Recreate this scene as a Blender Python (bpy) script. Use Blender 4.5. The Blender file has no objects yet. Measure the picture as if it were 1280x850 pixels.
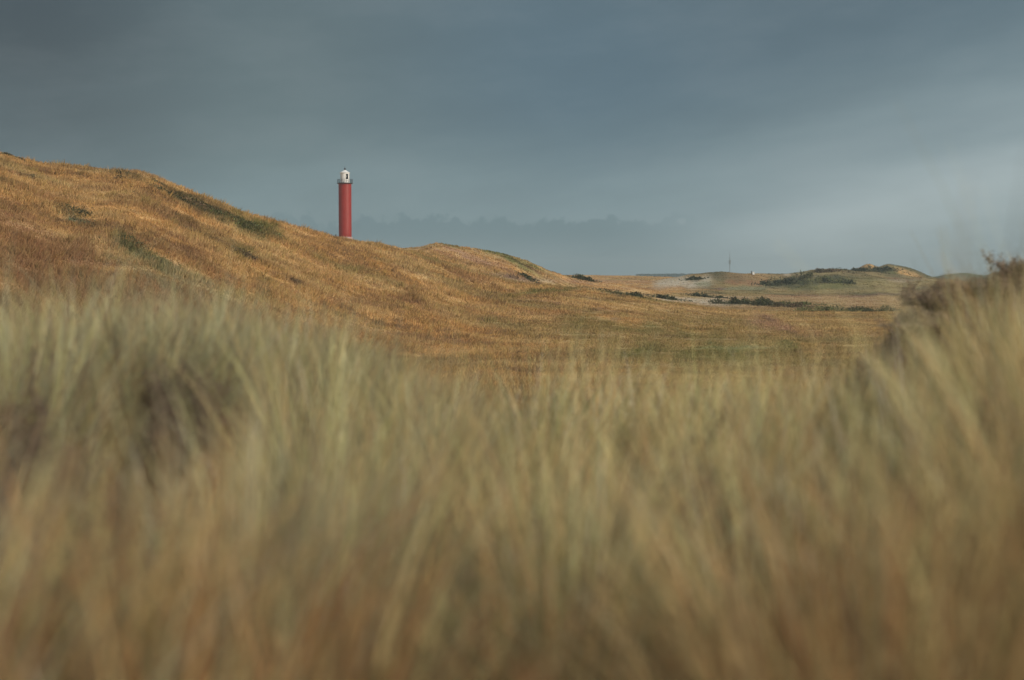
import bpy, bmesh, math, random
import numpy as np
from mathutils import Vector

C = bpy.context.scene.collection
sc = bpy.context.scene
R = math.radians
rng = np.random.default_rng(7)
random.seed(7)

# ------------------------------------------------------------------ camera
CAMZ = 10.0
F = 50 / 36 * 1280            # focal length in pixels of the 1280 wide photograph
HOR = 343.0                   # the photograph's horizon row
P = math.atan((425 - HOR) / F)
cam = bpy.data.cameras.new('camera'); co = bpy.data.objects.new('camera', cam); C.objects.link(co)
co.location = (0, 0, CAMZ); co.rotation_euler = (R(90) - P, 0, 0)
cam.lens = 50; cam.sensor_width = 36; cam.clip_start = 0.05; cam.clip_end = 20000
cam.dof.use_dof = True; cam.dof.focus_distance = 170; cam.dof.aperture_fstop = 1.85
cam.dof.aperture_blades = 0
sc.camera = co

# ------------------------------------------------------------------ light
SUN_EL, SUN_AZ = R(25), R(127)          # azimuth from +Y (view direction) towards +X
w = bpy.data.worlds.new('World'); sc.world = w; w.use_nodes = True
nt = w.node_tree; nt.nodes.clear()
def nd(t, **k):
    n = nt.nodes.new(t)
    for a, b in k.items(): setattr(n, a, b)
    return n
def m(op, a, b=None, c=None, clamp=False):
    n = nd('ShaderNodeMath', operation=op); n.use_clamp = clamp
    for i, v in enumerate((a, b, c)):
        if v is None: continue
        if isinstance(v, (int, float)): n.inputs[i].default_value = v
        else: nt.links.new(v, n.inputs[i])
    return n.outputs[0]
def s2l(c):
    c = c / 255.0
    return c / 12.92 if c <= 0.04045 else ((c + 0.055) / 1.055) ** 2.4
def lin(rgb): return tuple(s2l(v) for v in rgb) + (1,)
def mixc(fac, a, b, mode='MIX'):
    n = nd('ShaderNodeMix', data_type='RGBA', blend_type=mode)
    for s, v in ((n.inputs[0], fac), (n.inputs[6], a), (n.inputs[7], b)):
        if isinstance(v, (int, float, tuple)): s.default_value = v
        else: nt.links.new(v, s)
    return n.outputs[2]
tc = nd('ShaderNodeTexCoord'); sp = nd('ShaderNodeSeparateXYZ'); nt.links.new(tc.outputs['Generated'], sp.inputs[0])
X, Y, Z = sp.outputs
az = m('MULTIPLY', m('ARCTAN2', X, Y), 57.2958)
el = m('MULTIPLY', m('ARCSINE', Z), 57.2958)
def smooth(x, a, b):
    n = nd('ShaderNodeMapRange', interpolation_type='SMOOTHSTEP'); nt.links.new(x, n.inputs[0])
    n.inputs[1].default_value = a; n.inputs[2].default_value = b
    return n.outputs[0]
def noise(x, y, sx, sy, det=3, rough=.5):
    cb = nd('ShaderNodeCombineXYZ'); nt.links.new(m('MULTIPLY', x, sx), cb.inputs[0]); nt.links.new(m('MULTIPLY', y, sy), cb.inputs[1])
    n = nd('ShaderNodeTexNoise', noise_dimensions='2D'); nt.links.new(cb.outputs[0], n.inputs['Vector'])
    n.inputs['Scale'].default_value = 1; n.inputs['Detail'].default_value = det; n.inputs['Roughness'].default_value = rough
    return n.outputs[0]
warp = m('MULTIPLY', m('MULTIPLY', smooth(az, 5, 27), 4.2), 1.0)
soft = m('MULTIPLY', m('SUBTRACT', noise(m('ADD', az, m('MULTIPLY', el, -1.2)), m('ADD', el, m('MULTIPLY', az, -.12)), .06, .28, 4), .5), 3.4)
elw = m('ADD', m('SUBTRACT', el, warp), soft)
def Ye(y): return (HOR - y) / F * 57.2958
def sky_ramp(stops):
    r = nd('ShaderNodeValToRGB'); cr = r.color_ramp; cr.interpolation = 'B_SPLINE'
    stops = sorted(stops, key=lambda s: s[0])
    f = m('DIVIDE', m('ADD', elw, 20), 110.0); nt.links.new(f, r.inputs[0])
    while len(cr.elements) < len(stops): cr.elements.new(.5)
    for e, (a, c) in zip(cr.elements, stops): e.position = min(1, max(0, (a + 20) / 110)); e.color = lin(c)
    return r.outputs[0]
TOP = [(16, (92, 108, 116)), (24, (108, 122, 130)), (35, (140, 152, 162)), (60, (185, 192, 200)), (90, (195, 202, 210))]
c0 = sky_ramp([(-2, (108, 128, 134)), (1, (106, 126, 132)), (Ye(260), (100, 118, 124)), (Ye(190), (88, 101, 106)), (Ye(110), (74, 84, 88)), (Ye(0), (64, 74, 79))] + TOP)
c1 = sky_ramp([(-2, (112, 134, 141)), (0.6, (114, 136, 142)), (Ye(265), (125, 144, 149)), (Ye(210), (110, 128, 132)), (Ye(120), (96, 112, 116)), (Ye(0), (97, 113, 117))] + TOP)
c2 = sky_ramp([(-2, (112, 135, 143)), (0.6, (118, 140, 146)), (Ye(255), (132, 152, 158)), (Ye(195), (105, 126, 135)), (Ye(120), (90, 112, 125)), (Ye(0), (92, 113, 124))] + TOP)
c3 = sky_ramp([(-14, (110, 131, 134)), (-5.2, (114, 134, 137)), (-3.4, (117, 138, 143)), (-1.6, (142, 158, 160)), (0.5, (176, 189, 191)), (2.5, (142, 159, 164)), (4.8, (108, 127, 135)), (8.0, (90, 110, 121))] + TOP)
col = mixc(smooth(az, -19, -9), c0, c1)
col = mixc(smooth(az, -10, 3), col, c2)
col = mixc(smooth(az, 3, 13), col, c3)
mot = noise(m('ADD', az, m('MULTIPLY', el, .8)), m('SUBTRACT', el, m('MULTIPLY', az, .15)), .16, .5, 5, .55)
col = mixc(m('MULTIPLY', smooth(mot, .42, .75), .05), col, (.42, .46, .48, 1))
col = mixc(m('MULTIPLY', smooth(mot, .55, .25), .07), col, (.05, .07, .09, 1))
# a low bank of cumulus far out over the sea
bn = noise(az, el, 1.9, 1.6, 7, .6)
bn2 = noise(az, el, .5, .0, 2)
top_el = m('ADD', m('ADD', .92, m('MULTIPLY', bn, 1.35)), m('MULTIPLY', bn2, 1.3))
bank = smooth(m('SUBTRACT', top_el, el), -.08, .18)
bank = m('MULTIPLY', bank, m('MULTIPLY', smooth(az, -15, -5.5), m('SUBTRACT', 1, smooth(az, 2.5, 8.5))))
bank = m('MULTIPLY', bank, m('ADD', .25, m('MULTIPLY', smooth(el, .4, 1.9), .75)))
col = mixc(m('MULTIPLY', bank, .8), col, lin((106, 128, 135)))
def puff(a0, e0, ra, re, k):
    global col
    q = m('ADD', m('POWER', m('DIVIDE', m('SUBTRACT', az, a0), ra), 2), m('POWER', m('DIVIDE', m('SUBTRACT', el, e0), re), 2))
    q = m('ADD', q, m('MULTIPLY', m('SUBTRACT', noise(az, el, 3.5, 3.5, 4, .6), .5), 2.4))
    col = mixc(m('MULTIPLY', m('SUBTRACT', 1, smooth(q, .1, 1.2)), k), col, lin((158, 172, 175)))
puff(6.78, 2.12, .22, .15, .3); puff(14.9, 1.42, .32, .22, .4); puff(16.0, 1.4, .3, .2, .2)
# brighter broken cloud round the sun, behind the camera
back = smooth(Y, .45, -.5)
col = mixc(back, col, (.40, .39, .38, 1))
bg1 = nd('ShaderNodeBackground'); nt.links.new(col, bg1.inputs[0]); bg1.inputs[1].default_value = 1.0
sky = nd('ShaderNodeTexSky', sky_type='NISHITA'); sky.sun_disc = False
sky.sun_elevation = SUN_EL; sky.sun_rotation = SUN_AZ
bg2 = nd('ShaderNodeBackground'); nt.links.new(sky.outputs[0], bg2.inputs[0]); bg2.inputs[1].default_value = .08
mx = nd('ShaderNodeMixShader'); mx.inputs[0].default_value = .95
nt.links.new(bg2.outputs[0], mx.inputs[1]); nt.links.new(bg1.outputs[0], mx.inputs[2])
wo = nd('ShaderNodeOutputWorld'); nt.links.new(mx.outputs[0], wo.inputs[0])

sl = bpy.data.lights.new('sun', 'SUN'); so = bpy.data.objects.new('sun', sl); C.objects.link(so)
sl.energy = 3.6; sl.angle = R(1.5); sl.color = (1.0, .87, .70)
sdir = Vector((math.sin(SUN_AZ) * math.cos(SUN_EL), math.cos(SUN_AZ) * math.cos(SUN_EL), math.sin(SUN_EL)))
so.rotation_euler = sdir.to_track_quat('Z', 'Y').to_euler()
so.location = (30, -40, 40)
vs = sc.view_settings; vs.view_transform = 'Standard'; vs.look = 'None'; vs.exposure = 0; vs.gamma = 1
sc.cycles.use_denoising = True
try: sc.cycles.denoiser = 'OPENIMAGEDENOISE'
except Exception: pass
sc.cycles.max_bounces = 5; sc.cycles.diffuse_bounces = 2; sc.cycles.transmission_bounces = 2
sc.cycles.transparent_max_bounces = 4; sc.cycles.volume_bounces = 0; sc.cycles.caustics_reflective = False
sc.cycles.use_adaptive_sampling = False

# ------------------------------------------------------------------ helpers
def proj(x, y, z):
    """world point -> pixel of the 1280 wide photograph"""
    d = y * math.cos(P) - (z - CAMZ) * math.sin(P)
    v = y * math.sin(P) + (z - CAMZ) * math.cos(P)
    return 640 + F * x / d, 425 - F * v / d
def tz(py):
    """rise per metre of distance for a photograph row"""
    v = (425 - np.asarray(py, float)) / F
    return (-math.sin(P) + v * math.cos(P)) / (math.cos(P) + v * math.sin(P))
def ux(px): return (np.asarray(px, float) - 640) / F
def hsh(ix, iy, seed):
    h = (ix.astype(np.int64) * 374761393 + iy.astype(np.int64) * 668265263 + seed * 974711) & 0xffffffff
    h = ((h ^ (h >> 13)) * 1274126177) & 0xffffffff
    return ((h ^ (h >> 16)) & 0xffffff) / float(0xffffff)
def vn(x, y, seed=0):
    x = np.asarray(x, float); y = np.asarray(y, float)
    ix = np.floor(x); iy = np.floor(y); fx = x - ix; fy = y - iy
    def g(a, b):
        t = hsh(a, b, seed) * 2 * np.pi
        return np.cos(t) * (x - a) + np.sin(t) * (y - b)
    sx = fx**3 * (fx * (fx * 6 - 15) + 10); sy = fy**3 * (fy * (fy * 6 - 15) + 10)
    a = g(ix, iy); b = g(ix + 1, iy); c = g(ix, iy + 1); d = g(ix + 1, iy + 1)
    return ((a * (1 - sx) + b * sx) * (1 - sy) + (c * (1 - sx) + d * sx) * sy) * 1.4
def fbm(x, y, o=4, seed=0, gain=.5):
    s = 0; a = 1; t = 0
    for i in range(o):
        s = s + a * vn(x * 2**i, y * 2**i, seed + i * 17); t += a; a *= gain
    return s / t
def sstep(x, a, b):
    t = np.clip((x - a) / (b - a), 0, 1); return t * t * (3 - 2 * t)
def pch(x, xs, ys):
    """smooth interpolation through control points"""
    xs = np.asarray(xs, float); ys = np.asarray(ys, float)
    h = np.diff(xs); dl = np.diff(ys) / h; d = np.zeros_like(ys)
    d[1:-1] = np.where(dl[:-1] * dl[1:] > 0, 2 * dl[:-1] * dl[1:] / (dl[:-1] + dl[1:] + 1e-12), 0)
    d[0] = dl[0]; d[-1] = dl[-1]
    x = np.clip(x, xs[0], xs[-1]); i = np.clip(np.searchsorted(xs, x) - 1, 0, len(xs) - 2)
    t = (x - xs[i]) / h[i]
    return ((2*t**3 - 3*t**2 + 1) * ys[i] + (t**3 - 2*t**2 + t) * h[i] * d[i] + (-2*t**3 + 3*t**2) * ys[i+1] + (t**3 - t**2) * h[i] * d[i+1])

# ------------------------------------------------------------------ the dunes as one height function
BASE = -4.6
# crest line of each dune: (photo column, photo row, distance), width of the near slope, width of the far slope
RIDGES = dict(
 hill=([(-700,250,100),(-300,190,108),(-100,178,112),(0,192,115),(80,208,120),(170,215,122),(240,240,126),(330,274,132),(400,294,140),(432,300,145),(480,309,150),(520,317,153),
        (560,330,156),(600,343,160),(640,354,160),(700,359,160),(760,365,160),(800,372,160),(860,382,160),(905,390,158),(956,395,155),(1014,400,150),(1060,411,145),(1120,420,140),(1250,430,130),(1700,430,130)], 88, 60),
 second=([(300,330,215),(440,316,212),(480,310,208),(520,310,205),(545,305,205),(570,308,208),(600,313,210),(640,320,215),(665,329,220),(690,339,225),(720,348,235),(780,356,240),(860,370,240),(960,378,240)], 75, 60),
 plain=([(300,344,450),(700,345,450),(760,345,450),(830,346.5,450),(880,350,440),(940,356,430),(1000,361,420)], 230, 300),
 right=([(780,360,370),(815,351,375),(840,347,380),(870,343,382),(900,341,385),(940,341.2,390),(980,343,392),(1000,342.5,395),(1015,338.5,395),(1045,337.5,396),(1062,340,398),(1090,343,398),(1130,346,400),(1165,350,400),(1230,353,400),(1330,350,400),(1600,340,400)], 92, 80),
 peaks=([(1040,352,450),(1060,342,450),(1073,334.5,450),(1085,330.5,450),(1097,334,452),(1110,331,450),(1128,334,450),(1150,341,450),(1168,347,450),(1200,354,450)], 50, 60),
 lamp=([(150,330,335),(330,316,335),(400,303,335),(432,300.5,335),(460,303,335),(540,318,335),(640,340,335),(720,358,335)], 60, 80),
 far=([(900,352,1000),(1100,350,1000),(1165,346,1000),(1190,342,1000),(1207,341,1000),(1228,343.5,1000),(1245,340.5,1000),(1262,339.5,1000),(1300,341,1000),(1500,338,1000)], 250, 300),
)
def smax(a, b, k):
    h = np.clip(.5 + .5 * (a - b) / k, 0, 1)
    return b * (1 - h) + a * h + k * h * (1 - h)
def H(x, y):
    x = np.asarray(x, float); y = np.asarray(y, float)
    r = np.hypot(x, y); azm = np.abs(np.arctan2(x, y))
    D = np.maximum(y, r * .5); u = x / np.maximum(D, .01); px = 640 + F * u
    px = np.clip(px, -700, 1700)
    z = np.full_like(D, BASE)
    for nm, (pts, fr, bk) in RIDGES.items():
        a = np.array(pts, float)
        dc = pch(px, a[:, 0], a[:, 2]); zc = tz(pch(px, a[:, 0], a[:, 1])) * dc
        hgt = np.maximum(zc - BASE, 0)
        e0 = sstep(px, a[0, 0] - 80, a[0, 0]) * (1 - sstep(px, a[-1, 0], a[-1, 0] + 80)) if nm not in ('hill', 'plain', 'far') else 1
        s = np.where(D < dc, (dc - D) / fr, (D - dc) / bk); s = np.clip(s, 0, 1)
        prof = .5 * (1 + np.cos(np.pi * s)); prof = .45 * prof + .55 * (1 - s) ** 1.15 * np.minimum(1, .9 + s)
        prof = np.where(s < .06, 1 - (1 - .45 * .5 * (1 + np.cos(np.pi * .06)) - .55 * (.94) ** 1.15 * .96) * (s / .06) ** 2, prof)
        z = smax(z, BASE + hgt * prof * e0, .35)
    # undulation and tussocky roughness
    k = np.clip(D / 120, .15, 1)
    wx = x + 6 * vn(x / 30, y / 30, 91)
    amp = sstep(D, 25, 70) * (1 - .45 * sstep(px, 600, 850) * sstep(D, 90, 150) * (1 - sstep(D, 300, 420)))
    z = z + amp * (.46 * k * fbm((wx + .5 * y) / 22, (y - .3 * x) / 11, 3, 5) + .18 * fbm(wx / 5, y / 3.5, 3, 9))
    z = z + 1.5 * fbm(x / 26, y / 30, 3, 141) * sstep(D, 290, 350) * (1 - sstep(D, 480, 600)) * sstep(px, 830, 900)
    # the dune the camera stands on, with the right hand mound
    ft = pch(px, [-700, 0, 150, 350, 560, 760, 960, 1100, 1300, 1700], [-.72, -.82, -.74, -.86, -1.0, -1.02, -.98, -.88, -.8, -.7])
    near = ft + .12 * fbm(x / 1.7, y / 1.7, 3, 31)
    edge = pch(px, [-700, 0, 400, 800, 1100, 1700], [6.5, 5.6, 5.2, 5.2, 6.5, 9])
    fall = sstep(D, edge, edge + 26)
    near = near * (1 - fall) + (BASE - .4) * fall
    mc = pch(px, [1000, 1080, 1110, 1145, 1190, 1230, 1270, 1330, 1700], [540, 470, 432, 402, 384, 373, 359, 342, 310])
    mz = tz(mc) * 10.5
    s = np.clip(np.where(D < 10.5, (10.5 - D) / 4.2, (D - 10.5) / 14), 0, 1)
    mound = (mz + 5) * (.5 + .5 * np.cos(np.pi * s)) - 5 - .0
    near = smax(near, np.where(px > 900, mound, -9), .25)
    z = smax(z, near, .3)
    # elsewhere the same dunefield goes on
    other = -1.2 + 3.0 * fbm(x / 70, y / 70, 4, 55) - 1.6 * sstep(r, 10, 60)
    o = sstep(azm, R(48), R(75)) * sstep(r, 3, 20)
    return CAMZ + z * (1 - o) + other * o

# ------------------------------------------------------------------ what grows where
GOLD = np.array((.54, .335, .14)); STRAW = np.array((.56, .42, .22)); RUST = np.array((.29, .165, .09)); BROWN = np.array((.17, .115, .078))
GREEN = np.array((.155, .16, .055)); GREY = np.array((.24, .25, .16)); SAND = np.array((.46, .38, .28)); DARK = np.array((.055, .06, .035)); PLUM = np.array((.19, .115, .10))
PINK = np.array((.40, .25, .17)); OLIVE = np.array((.30, .245, .115))
# patches: column, row, half width, half height, tilt (degrees), colour, strength, nearest and farthest distance
PATCH = [
 (30,330,110,45,20,RUST,.75,20,130),(0,400,120,40,0,BROWN,.8,20,130),(140,370,120,40,15,RUST,.6,20,130),(60,300,60,14,25,RUST,.6,20,130),
 (250,330,90,12,25,RUST,.45,20,150),(300,390,120,16,18,RUST,.45,20,150),(200,265,60,8,22,RUST,.45,40,150),(150,215,60,7,5,RUST,.5,60,150),(40,240,60,8,12,RUST,.5,60,150),
 (258,262,60,9,22,DARK,.9,60,150),(318,286,38,15,26,GREEN,.95,60,150),(316,288,30,9,26,DARK,.6,60,150),(160,222,20,5,20,DARK,.7,60,150),
 (95,272,28,6,32,DARK,.7,40,150),(178,316,44,10,32,GREEN,.85,40,150),(170,312,38,5,32,DARK,.6,40,150),(10,228,30,4,14,DARK,.5,60,150),
 (303,318,13,9,40,GREEN,.8,40,150),(330,352,10,7,20,GREEN,.6,40,150),(230,345,80,12,28,GREY,.55,30,130),(300,365,70,10,22,GREEN,.35,30,130),(205,352,60,8,25,GREY,.5,30,130),
 (372,355,12,5,20,BROWN,.6,40,150),(420,330,40,5,22,GREEN,.4,40,160),(470,345,30,4,22,OLIVE,.6,40,160),(450,380,50,8,10,RUST,.5,30,150),(500,375,40,7,12,RUST,.5,30,150),
 (460,420,130,12,4,RUST,.4,30,150),(590,347,40,6,12,RUST,.6,60,170),(560,330,50,3,15,OLIVE,.6,60,170),(640,410,60,9,8,OLIVE,.7,40,150),(700,395,40,7,10,RUST,.45,40,150),
 (530,322,30,3,20,GREEN,.6,60,170),(440,335,16,4,10,OLIVE,.7,60,170),
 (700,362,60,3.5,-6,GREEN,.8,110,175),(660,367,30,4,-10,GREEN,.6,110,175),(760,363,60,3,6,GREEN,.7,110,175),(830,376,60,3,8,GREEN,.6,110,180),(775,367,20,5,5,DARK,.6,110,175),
 (800,430,150,26,4,OLIVE,.85,40,170),(860,415,90,10,6,GREEN,.35,40,170),(900,450,160,16,0,GREEN,.4,30,130),(930,405,100,10,5,OLIVE,.7,40,170),(750,405,90,8,6,GREEN,.45,60,170),(880,440,110,10,0,GREEN,.6,40,170),(840,385,70,3,6,STRAW,.7,100,175),(960,395,60,3,6,STRAW,.6,100,175),
 (935,434,65,7,-2,np.array((.22,.25,.12)),.6,40,150),(975,408,55,10,12,PINK,.9,60,170),(960,400,12,3,10,BROWN,.8,60,170),(1000,418,50,4,8,BROWN,.4,60,170),(1040,425,80,8,5,OLIVE,.6,60,170),
 # the second golden ridge
 (610,330,70,5,24,PINK,.8,165,260),(560,318,40,3,22,PINK,.5,165,260),(640,327,40,3.5,26,GREEN,.95,165,240),(635,322,36,3,20,GREEN,.8,165,240),(668,332,26,2.5,25,GREEN,.8,165,240),(572,309,30,1.6,14,GREEN,.8,165,240),(622,317,24,2,14,GREEN,.7,165,240),(655,331,22,1.5,25,DARK,.6,165,240),
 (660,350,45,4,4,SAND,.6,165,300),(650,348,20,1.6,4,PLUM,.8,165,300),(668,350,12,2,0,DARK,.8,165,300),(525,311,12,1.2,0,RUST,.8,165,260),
 (740,352,60,3,0,PINK,.4,200,520),(800,352,60,2,2,RUST,.4,200,520),(790,349,40,1,0,GREEN,.5,200,520),
 # the valley floor
 (870,377,65,5,2,np.array((.50,.45,.36)),1,175,300),(850,370,60,3,2,OLIVE,.7,200,340),(900,372,40,2,0,SAND,.7,200,340),(935,369,40,3,0,OLIVE,.7,200,340),(1060,376,120,7,0,np.array((.42,.30,.17)),.9,175,340),(1110,368,70,2,-3,PLUM,.6,200,360),
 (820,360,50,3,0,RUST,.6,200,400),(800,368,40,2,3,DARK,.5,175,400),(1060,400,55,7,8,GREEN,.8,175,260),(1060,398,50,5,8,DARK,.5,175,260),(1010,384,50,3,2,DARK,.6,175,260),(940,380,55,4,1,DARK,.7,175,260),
 # the dunes on the right
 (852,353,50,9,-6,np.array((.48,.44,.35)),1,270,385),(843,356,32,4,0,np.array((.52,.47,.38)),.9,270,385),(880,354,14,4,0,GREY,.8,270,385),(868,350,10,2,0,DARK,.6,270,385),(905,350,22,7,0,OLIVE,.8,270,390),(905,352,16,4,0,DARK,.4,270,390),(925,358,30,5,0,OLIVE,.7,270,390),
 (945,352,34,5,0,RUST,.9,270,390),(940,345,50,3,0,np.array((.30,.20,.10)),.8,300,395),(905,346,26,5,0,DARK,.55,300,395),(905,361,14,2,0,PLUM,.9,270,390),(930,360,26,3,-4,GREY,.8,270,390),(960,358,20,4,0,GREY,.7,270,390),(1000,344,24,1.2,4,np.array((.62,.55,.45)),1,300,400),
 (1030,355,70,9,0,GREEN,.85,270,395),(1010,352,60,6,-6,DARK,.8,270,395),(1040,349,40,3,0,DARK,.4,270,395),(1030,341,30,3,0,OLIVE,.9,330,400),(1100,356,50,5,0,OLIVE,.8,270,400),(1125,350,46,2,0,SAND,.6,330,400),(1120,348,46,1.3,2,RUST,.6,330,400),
 (1100,364,90,4,0,OLIVE,.9,250,400),(1180,355,60,6,0,OLIVE,.9,270,420),(960,365,70,3,0,OLIVE,.9,250,400),(1000,370,70,2,0,PINK,.5,250,400),
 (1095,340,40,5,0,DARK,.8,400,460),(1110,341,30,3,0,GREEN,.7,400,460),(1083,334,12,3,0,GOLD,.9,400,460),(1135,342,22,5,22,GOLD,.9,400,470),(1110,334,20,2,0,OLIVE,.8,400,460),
]
def cover(x, y, z):
    """colour of the vegetation at a ground point, with its raggedness"""
    px, py = proj(x, y, z)
    D = y
    n1 = fbm(x / 9 + .3 * y / 9, y / 6, 4, 3); n2 = fbm(x / 2.2, y / 2.0, 3, 13); n3 = fbm((x - .4 * y) / 30, (y + .3 * x) / 12, 3, 23); n4 = fbm(x / 1.1, y / 1.1, 2, 43)
    c = GOLD[None] * np.ones((len(x), 1))
    def mixin(c, col, f): return c * (1 - f[:, None]) + col[None] * f[:, None]
    c = mixin(c, STRAW, np.clip(.25 + 1.5 * n1, 0, .7))
    c = mixin(c, RUST, np.clip(-.08 - 1.9 * n2 + 1.0 * n3, 0, .55))
    c = mixin(c, OLIVE, np.clip(-.12 + 1.8 * n3 + .6 * n4, 0, .55))
    c = mixin(c, BROWN, np.clip(-.25 - 1.8 * n1 - 1.6 * n4, 0, .6))
    c = mixin(c, OLIVE, .35 * sstep(px, 600, 950) * (D < 180))
    f = (D > 285) * (D < 520) * sstep(px, 830, 900)
    c = mixin(c, np.array((.20, .165, .085)), .85 * f * (.55 + .45 * sstep(px, 940, 1010)))
    c = mixin(c, np.array((.10, .10, .05)), f * np.clip(.35 + 2.2 * fbm(x / 12, y / 22, 3, 93), 0, .9))
    f = (D > 170) * (D < 285) * sstep(px, 780, 900)
    c = mixin(c, np.array((.36, .28, .17)), .7 * f)
    f = (D < 135) * (1 - sstep(px, 80, 330)) * sstep(py, 230, 360)  # shade over the lower left of the hill, put into the colour
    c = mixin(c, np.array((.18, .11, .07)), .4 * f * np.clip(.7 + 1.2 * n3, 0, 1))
    jx = 1.3 * fbm(x / (.02 * D + .2), y / (.04 * D + .5), 3, 61); jy = 1.3 * fbm(x / (.02 * D + .2), y / (.04 * D + .5), 3, 71)
    for (a, b, rx, ry, an, col, st, d0, d1) in PATCH:
        k = (D > d0) & (D < d1) & (np.abs(px - a) < rx * 1.8 + ry) & (np.abs(py - b) < ry * 1.8 + rx * .7)
        if not k.any(): continue
        ca, sa = math.cos(R(an)), math.sin(R(an))
        dx = px[k] - a; dy = py[k] - b
        q = np.hypot((dx * ca + dy * sa) / rx + jx[k] * .8, (-dx * sa + dy * ca) / ry + jy[k] * 1.1)
        f = np.zeros(len(x)); f[k] = st * (1 - sstep(q, .35, 1.25)) * np.clip(.9 + 1.2 * n4[k], .3, 1)
        c = mixin(c, col, np.clip(f, 0, 1))
    # beneath the marram of the near dune the ground is dead litter
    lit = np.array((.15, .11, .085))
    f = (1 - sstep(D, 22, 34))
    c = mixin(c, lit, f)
    fb = sstep(D, 560, 800)
    c = mixin(c, np.array((.10, .13, .075)), fb)
    return c

# ------------------------------------------------------------------ mesh builders
def np_mesh(name, V, Fc, col=None, smooth=False):
    V = np.ascontiguousarray(V, np.float32); Fc = np.ascontiguousarray(Fc, np.int32); k = Fc.shape[1]
    me = bpy.data.meshes.new(name)
    me.vertices.add(len(V)); me.vertices.foreach_set('co', V.ravel())
    me.loops.add(Fc.size); me.loops.foreach_set('vertex_index', Fc.ravel())
    me.polygons.add(len(Fc)); me.polygons.foreach_set('loop_start', np.arange(0, Fc.size, k, dtype=np.int32))
    me.polygons.foreach_set('loop_total', np.full(len(Fc), k, np.int32))
    if smooth: me.polygons.foreach_set('use_smooth', np.ones(len(Fc), bool))
    me.update(calc_edges=True)
    if col is not None:
        a = me.color_attributes.new('Col', 'FLOAT_COLOR', 'POINT')
        c4 = np.ones((len(V), 4), np.float32); c4[:, :3] = col; a.data.foreach_set('color', c4.ravel())
    return me
def link(name, me, mat=None, parent=None, **props):
    o = bpy.data.objects.new(name, me); C.objects.link(o)
    if mat is not None and me is not None: 
        if not me.materials: me.materials.append(mat)
    if parent is not None: o.parent = parent
    for k, v in props.items(): o[k] = v
    return o
def material(name, base=None, rough=.8, attr=False, transl=0, bump=None, var=0, varscale=1, metallic=0):
    ma = bpy.data.materials.new(name); ma.use_nodes = True; t = ma.node_tree; t.nodes.clear()
    out = t.nodes.new('ShaderNodeOutputMaterial'); b = t.nodes.new('ShaderNodeBsdfPrincipled')
    b.inputs['Roughness'].default_value = rough; b.inputs['Metallic'].default_value = metallic
    src = None
    if attr:
        n = t.nodes.new('ShaderNodeAttribute'); n.attribute_name = 'Col'; src = n.outputs['Color']
        b.inputs['Specular IOR Level'].default_value = .15
    else: b.inputs['Base Color'].default_value = (*base, 1)
    if var:
        no = t.nodes.new('ShaderNodeTexNoise'); no.inputs['Scale'].default_value = varscale; no.inputs['Detail'].default_value = 5
        g = t.nodes.new('ShaderNodeNewGeometry'); t.links.new(g.outputs['Position'], no.inputs['Vector'])
        mr = t.nodes.new('ShaderNodeMapRange'); mr.inputs[1].default_value = .3; mr.inputs[2].default_value = .7
        mr.inputs[3].default_value = 1 - var; mr.inputs[4].default_value = 1 + var; t.links.new(no.outputs[0], mr.inputs[0])
        vm = t.nodes.new('ShaderNodeVectorMath'); vm.operation = 'SCALE'
        if src is not None: t.links.new(src, vm.inputs[0])
        else: vm.inputs[0].default_value = base
        t.links.new(mr.outputs[0], vm.inputs['Scale']); src = vm.outputs[0]
    if src is not None: t.links.new(src, b.inputs['Base Color'])
    sh = b.outputs[0]
    if transl:
        tr = t.nodes.new('ShaderNodeBsdfTranslucent')
        if src is not None: t.links.new(src, tr.inputs[0])
        else: tr.inputs[0].default_value = (*base, 1)
        mx = t.nodes.new('ShaderNodeMixShader'); mx.inputs[0].default_value = transl
        t.links.new(sh, mx.inputs[1]); t.links.new(tr.outputs[0], mx.inputs[2]); sh = mx.outputs[0]
    t.links.new(sh, out.inputs[0])
    return ma
M_ground = material('dune_ground', attr=True, rough=.95, var=.18, varscale=1.3)
M_grass = material('dune_grass', attr=True, rough=.65, transl=.28)
M_leaf = material('shrub_leaf', attr=True, rough=.7, transl=.15)
M_twig = material('shrub_twig', (.16, .115, .09), rough=.9, var=.2, varscale=20)

# ------------------------------------------------------------------ terrain sheet
azs = np.concatenate([np.linspace(-180, -60, 49)[:-1], np.linspace(-60, -24, 73)[:-1], np.linspace(-24, 24, 641)[:-1], np.linspace(24, 60, 73)[:-1], np.linspace(60, 180, 49)[:-1]])
rr = np.concatenate([[0.15], np.geomspace(.4, 30, 110)[:-1], np.geomspace(30, 520, 300)[:-1], np.geomspace(520, 3200, 45)])
A, RR = np.meshgrid(np.radians(azs), rr)
gx = (np.sin(A) * RR).ravel(); gy = (np.cos(A) * RR).ravel()
gz = H(gx, gy)
na, nr = len(azs), len(rr)
col = np.zeros((len(gx), 3)) + GOLD
fm = (gy > .5) & (np.abs(gx / np.maximum(gy, .5)) < 1.2)
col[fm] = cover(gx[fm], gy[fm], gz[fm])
nb = ~fm
rb = np.hypot(gx, gy)[nb]
col[nb] = cover(gx[nb], np.maximum(rb, 1), gz[nb])
i, j = np.meshgrid(np.arange(nr - 1), np.arange(na), indexing='ij')
j2 = (j + 1) % na
quads = np.stack([i * na + j, (i + 1) * na + j, (i + 1) * na + j2, i * na + j2], -1).reshape(-1, 4)[:, ::-1]
me = np_mesh('dune_ground', np.stack([gx, gy, gz], -1), quads, col, smooth=True)
ground = link('ground', me, M_ground, kind='structure')

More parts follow.
